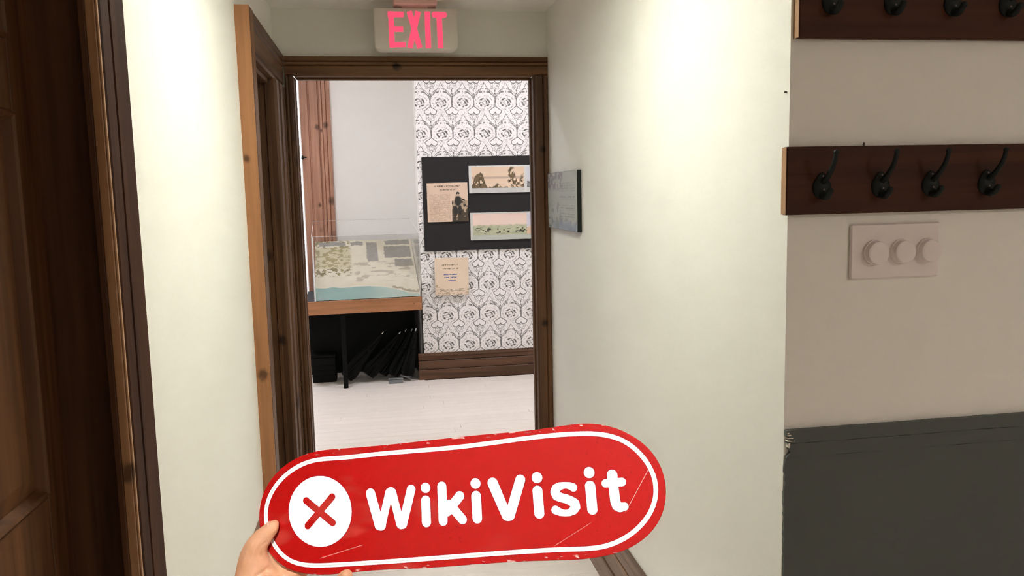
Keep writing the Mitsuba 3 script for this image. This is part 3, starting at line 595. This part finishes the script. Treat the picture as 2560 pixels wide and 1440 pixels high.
LET=[[[[-78.6,14.2,4.81],[-72.2,-16.0,4.86]],[[-70.6,-16.2,5.1]],[[-59.3,13.8,3.94],[-69.7,-16.3,4.02]],[[-57.5,13.7,4.77]],[[-56.1,13.6,4.08],[-50.7,-16.5,4.13]],[[-49.7,-16.5,4.86]],[[-36.7,14.6,4.38],[-48.2,-17.0,4.22]]],[[[-22.0,14.9,4.79]],[[-23.0,3.3,4.58],[-24.3,-16.9,4.56]]],[[[-5.7,14.8,4.56],[-7.6,-16.9,4.43]],[[11.0,4.6,4.52],[-2.5,-8.6,4.43]],[[0.2,-2.1,4.43],[11.5,-16.9,4.39]]],[[[27.7,14.8,4.92]],[[27.0,3.3,4.72],[26.0,-16.9,4.69]]],[[[44.3,13.8,4.99],[54.4,-16.6,4.63]],[[55.8,-16.7,4.92]],[[71.0,14.5,4.7],[57.4,-16.8,4.68]]],[[[86.9,15.1,5.01]],[[86.0,3.2,4.71],[85.4,-17.0,4.68]]],[[[119.5,3.4,3.68],[116.4,5.3,3.17],[112.2,6.1,2.84],[107.2,5.7,3.41],[103.5,3.7,4.1],[102.2,0.7,4.33],[103.5,-2.7,4.32],[107.1,-4.5,4.08],[111.6,-6.0,4.07],[115.4,-7.9,4.18],[119.1,-10.6,4.39],[119.5,-13.7,4.39],[117.2,-16.6,3.83],[113.0,-18.4,3.04],[109.2,-18.5,2.82],[105.0,-17.4,3.28],[100.8,-15.1,3.86]]],[[[135.6,15.4,4.96]],[[135.0,3.5,4.66],[134.5,-17.1,4.63]]],[[[156.1,11.5,4.74],[156.0,-0.4,4.44],[156.0,-11.9,4.54],[157.0,-15.5,4.64],[159.3,-17.4,4.08],[163.6,-16.8,3.63]],[[149.4,4.6,3.79],[164.0,4.6,3.77]]]]
DISC=[[-133.3,1.7,33.79]]
XX=[[-147.2,12.9,3.19],[-120.6,-10.2,3.13],[-119.1,14.3,3.15],[-147.4,-11.2,3.17]]
def closed(pts, s):
    q = []
    for a, b_ in zip(pts, pts[1:]+pts[:1]):
        k = max(1, int(math.hypot(b_[0]-a[0], b_[1]-a[1])/9)); q += [(a[0]+(b_[0]-a[0])*j/k, a[1]+(b_[1]-a[1])*j/k) for j in range(k)]
    p = np.array(q+q[:1], float); tck, _ = splprep(p.T, s=s, per=1)
    return Polygon(np.array(splev(np.linspace(0, 1, 260, endpoint=False), tck)).T)
def flat(g, n0, n1, ch=0.0):
    g = g.simplify(.02); gs = getattr(g, 'geoms', [g]); out = []
    for q in gs:
        m = trimesh.creation.extrude_polygon(q, n1-n0, engine='earcut'); m.apply_translation((0, 0, n0)); out.append(m)
    m = trimesh.util.concatenate(out); m.vertices = L2W(m.vertices); return m
outer, white = closed(OUT, 20), closed(WHI, 20)
def redfn(p, n, uv):
    d = mi.Point3f(p)-mi.Point3f(*CTR.tolist())
    u = (d.x*SU[0]+d.y*SU[1]+d.z*SU[2])*1000; v = (d.x*SV[0]+d.y*SV[1]+d.z*SV[2])*1000
    c = mi.Color3f(.29, .003, .0025)
    painted_sheen = SS(.55, .8, F(u*.02, v*.05, 1, 3))
    c = MIX(c, (.33, .036, .026), .55*painted_sheen*SS(90, -60, u))  # milky gloss reflection painted in as paler red towards the left
    spk = SS(.90, .96, N(u*.62+.3*v, v*.58-.25*u, 3))*SS(.55, .75, N(u*.035, v*.06, 6)); c = MIX(c, (.17, .003, .004), spk*.7)
    for (a, b, e, f, w, k) in ((163, -23, 190, 15, .5, .5), (95, -47, 133, -28, .5, .25), (-138, -43, -90, -33, .6, .3)):
        L = math.hypot(e-a, f-b); tx, ty = (e-a)/L, (f-b)/L
        al = (u-a)*tx+(v-b)*ty; ac = dr.abs(-(u-a)*ty+(v-b)*tx)
        c = MIX(c, (.80, .45, .40), k*(1-SS(w*.4, w, ac))*SS(0, 4, al)*(1-SS(L-4, L, al)))
    rim = SS(.78, .90, N(u*.22+.2*v, v*.5, 9))*SS(54.8, 57.5, dr.abs(v)+1.6*(N(u*.6, v*.6, 2)-.5))
    return MIX(c, (.78, .50, .46), rim*.8)
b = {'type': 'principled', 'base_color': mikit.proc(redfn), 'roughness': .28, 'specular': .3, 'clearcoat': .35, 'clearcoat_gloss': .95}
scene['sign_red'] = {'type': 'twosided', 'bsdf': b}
mat('sign_white', (.90, .92, .91), .3, .5)
mat('sign_line', (.22, .003, .008), .4, .4)
mat('sign_grey', (.62, .66, .65), .3, .5)
sg = thing('pill_sign', 'red pill-shaped sign with white lettering held up by a hand in front of the corridor', 'sign')
from shapely.geometry.polygon import orient
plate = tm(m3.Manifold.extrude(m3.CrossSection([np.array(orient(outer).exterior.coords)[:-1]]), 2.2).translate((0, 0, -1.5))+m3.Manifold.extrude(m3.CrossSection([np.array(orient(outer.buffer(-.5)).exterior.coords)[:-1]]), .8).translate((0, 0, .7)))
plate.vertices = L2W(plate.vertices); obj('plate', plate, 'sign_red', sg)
inner = white.buffer(-4.15)
obj('outline', flat(unary_union([white.buffer(.45)-white.buffer(-.2), inner.buffer(.2)-inner.buffer(-.45)]), 1.49, 1.58), 'sign_line', sg, label='thin dark red line along the stripe')
obj('border_stripe', flat(white-inner, 1.49, 1.72), 'sign_white', sg, label='white stripe round the edge')
obj('stripe_groove', flat(white.buffer(-1.5)-white.buffer(-2.5), 1.70, 1.745), 'sign_grey', sg, label='faint grey line in the stripe')
letters = []
for strokes_ in LET:
    g = []
    for sgm in strokes_:
        cs = [Point(x, y).buffer(r, 24) for x, y, r in sgm]
        g += cs if len(cs) == 1 else [unary_union([a, b_]).convex_hull for a, b_ in zip(cs[:-1], cs[1:])]
    letters.append(unary_union(g).buffer(.25).buffer(-.25))
disc = Point(*DISC[0][:2]).buffer(DISC[0][2], 48)
cross = unary_union([LineString([XX[0][:2], XX[1][:2]]).buffer(2.9), LineString([XX[2][:2], XX[3][:2]]).buffer(2.9)])
obj('outline', flat(disc.buffer(.6)-disc.buffer(-.3), 1.49, 1.66), 'sign_line', sg)
em = obj('emblem', flat(disc, 1.49, 1.75), 'sign_white', sg, label='white disc with a red cross')
obj('cross_outline', flat(cross.buffer(.45), 1.74, 1.80), 'sign_line', em)
obj('cross', flat(cross, 1.78, 1.86), 'sign_red', em, label='red cross in the disc')
for ch, g in zip('WikiVisit', letters):
    k = obj('letter', flat(g, 1.49, 1.70), 'sign_white', sg, label='white letter '+ch)
    obj('outline', flat(g.buffer(.6)-g.buffer(-.3), 1.49, 1.62), 'sign_line', k)

# ------------------------------------------------------------------ the hand that holds it (same local frame, mm)
def chain(js): 
    return [m3.Manifold.hull(m3.Manifold.sphere(a[3], 28).translate(tuple(a[:3]))+m3.Manifold.sphere(b_[3], 28).translate(tuple(b_[:3]))) for a, b_ in zip(js[:-1], js[1:])]
def hull(*js): 
    s = m3.Manifold()
    for a in js: s += m3.Manifold.sphere(a[3], 28).translate(tuple(a[:3]))
    return m3.Manifold.hull(s)
parts = []
TH = [(-179.8, -6.5, 8, 6.6), (-185.9, -13.4, 9.4, 8.3), (-196.3, -20.2, 12, 9.9), (-205.6, -35.6, 10, 13.0), (-205.7, -59.3, 4, 21.5), (-210.7, -89.6, 0, 21.7)]
parts += chain(TH)                                                                                                      # thumb and its ball
parts += [hull((-204, -38, 6, 9), (-199.9, -44.4, -13.5, 7.9), (-203, -60, -2, 12)), hull((-199.9, -44.4, -14, 7.7), (-176.5, -67.9, -16, 9.8), (-187.7, -83.9, -18, 12), (-205.7, -62, 0, 17))]
parts += [hull((-176.5, -67.9, -16, 10), (-184, -84, -18, 12), (-186, -102, -18, 12), (-194, -118, -16, 11), (-234, -150, -14, 18), (-252, -142, -10, 18), (-212, -92, 0, 19))]   # palm
parts += chain([(-236, -148, -12, 22), (-262, -205, -18, 24), (-285, -300, -10, 30), (-290, -380, 10, 36)])              # wrist, forearm
parts += chain([(-180, -62, -15, 10), (-158, -47, -14.5, 9.4), (-132, -40, -12.6, 8.6), (-112, -36, -10.6, 7.6)])         # index, behind the plate
parts += chain([(-178, -82, -18, 11), (-151.3, -84, -22, 9.6), (-129, -77, -7, 8.7), (-112.4, -64.6, 4.5, 8.3), (-106.6, -59.0, 9.0, 7.6)])       # middle, curled under the edge
parts += chain([(-184, -100, -18, 10.5), (-156, -106, -28, 9), (-136, -104, -16, 8.2), (-132, -94, -4, 7.3)])
parts += chain([(-192, -117, -16, 9.8), (-170, -124, -24, 8.2), (-154, -124, -14, 7.4), (-151, -115, -4, 6.6)])
hm = parts[0]
for q in parts[1:]: hm = hm+q
hm = hm.refine_to_length(1.9)
hmesh = tm(hm); hmesh.merge_vertices(); trimesh.smoothing.filter_taubin(hmesh, .5, -.53, 40)
hv = hmesh.vertices; hn = hmesh.vertex_normals
def crease(p, q, w, dep):
    global hv
    p, q = np.array(p, float), np.array(q, float); d = q-p; L = np.linalg.norm(d); d /= L
    t = np.clip((hv-p)@d, 0, L); dist = np.linalg.norm(hv-(p+t[:, None]*d), axis=1)
    hv = hv-hn*(1.5*dep*np.exp(-(dist/w)**2))[:, None]
crease((-190, -26, 20), (-186, -22.5, 16), 1.6, .8); crease((-207, -27, 20), (-199, -29, 23), 1.8, .45); crease((-208, -30, 20), (-199, -32, 23), 1.8, .4)
crease((-195, -52, 22), (-186, -46, 6), 2.0, 1.6); crease((-188, -50, 14), (-182, -74, 2), 2.2, 1.6); crease((-205, -62, 26), (-188, -51, 18), 1.7, .8); crease((-180, -62, -6), (-172, -84, -6), 2, 1.2)
hmesh = trimesh.Trimesh(hv, hmesh.faces, process=False)
hmesh.vertices = L2W(hmesh.vertices)
def skin(p, n, uv):
    b = F(p.x*45, p.y*45, p.z*45, 3); f = F(p.x*400, p.y*400, p.z*400, 2)
    return MIX((.47, .225, .115), (.57, .30, .175), SS(.25, .75, b))*(.95+.1*f)
mat('skin', skin, .48, .4, bump=lambda p, n, uv: F(p.x*700, p.y*700, p.z*700, 2), bscale=.00025)
mat('nail', (.66, .42, .34), .25, .5)
hd_ = thing('person', 'hand reaching in from below, its thumb gripping the red sign', 'person')
obj('hand', hmesh, 'skin', hd_, smooth=True)
# thumb nail: seen edge-on along the outer side of the thumb
def nail(c, t, nrm, lw, ll):
    c, t, nrm = (np.array(v, float) for v in (c, t, nrm)); t /= np.linalg.norm(t); nrm -= t*(nrm@t); nrm /= np.linalg.norm(nrm); s = np.cross(t, nrm)
    V = []
    for j in range(9):
        for i in range(9):
            a, b_ = (i/8-.5)*2, (j/8-.5)*2
            w = lw*math.sqrt(max(0, 1-max(0, abs(b_)-.45)**2/.34))
            V.append(c+t*b_*ll+s*a*w+nrm*(-.9*a*a*lw*.42+.5-.35*b_*b_))
    Fq = [(j*9+i, j*9+i+1, j*9+i+10, j*9+i+9) for j in range(8) for i in range(8)]
    m = trimesh.Trimesh(L2W(np.array(V)), [f for q in Fq for f in ((q[0], q[1], q[2]), (q[0], q[2], q[3]))], process=False)
    return m
obj('thumb_nail', nail((-188.3, -7.0, 11.6), (12, 11.5, -2.5), (-.66, .62, .44), 5.2, 6.6), 'nail', hd_, smooth=True)
mat('sleeve', (.05, .055, .07), .8, .2)
cuff = at(tube(L2W(np.array([(-283, -290, -10), (-287, -340, 0), (-292, -420, 18), (-296, -560, 70)])), [.036, .040, .044, .05], 24))
obj('sleeve', cuff, 'sleeve', hd_, smooth=40)

# ------------------------------------------------------------------ lamps
mat('lamp_white', (.75, .74, .70), .4, .4)
mat('lamp_baffle', (.05, .05, .05), .6, .3)
def downlight(label, x, y, zc, r, rad):
    t = thing('ceiling_lamp', label, 'lamp')
    o = m3.Manifold.cylinder(.050, r+.012, r+.016, 48)-m3.Manifold.cylinder(.05, r+.001, r+.001, 48).translate((0, 0, -.008))
    obj('housing', tm(o.translate((x, y, zc-.050))), 'lamp_baffle', t, smooth=30)
    n = 32; V = [(x, y, zc-.043)]+[(x+r*math.cos(2*math.pi*k/n), y+r*math.sin(2*math.pi*k/n), zc-.043) for k in range(n)]
    k = obj('diffuser', trimesh.Trimesh(V, [(0, 1+(j+1) % n, 1+j) for j in range(n)], process=False), 'lamp_white', t)
    scene[k]['emitter'] = {'type': 'area', 'radiance': rgb(*rad)}
downlight('round flush ceiling lamp of the corridor', .17, 1.98, CEIL, .11, LAMP1)
downlight('round flush ceiling lamp of the near room', 2.1, -.6, CEIL, .10, LAMP2)
downlight('round flush ceiling lamp in the right half of the far room', 1.35, 5.2, CEIL2, .16, LAMP3)
downlight('round flush ceiling lamp in the left half of the far room', -.75, 5.3, CEIL2, .16, LAMP3)
sp = thing('added_spotlight', 'added unseen lamp behind the viewer that brightens the red sign', 'added_spotlight')  # added lamp, no such fixture known; it brightens the sign and hand
S0, S1 = np.array(SPOT0), CTR
dv = (S1-S0)/np.linalg.norm(S1-S0)
obj('can', tube([S0-dv*.12, S0-dv*.005], [.035, .035], 24, cap=False), 'lamp_white', sp, smooth=40)
obj('stem', tube([S0-dv*.10, (S0-dv*.10)*[1, 1, 0]+[0, 0, CEIL]], .008, 10), 'lamp_white', sp, smooth=40)
obj('back_cap', trimesh.creation.icosphere(2, .034).apply_translation(S0-dv*.12), 'lamp_white', sp, smooth=True)
scene['added_spot_beam'] = {'type': 'spot', 'intensity': rgb(*SPOTI), 'cutoff_angle': 13.0, 'beam_width': 9.0, 'to_world': T().look_at(origin=(S0+dv*.001).tolist(), target=S1.tolist(), up=[0, 0, 1])}
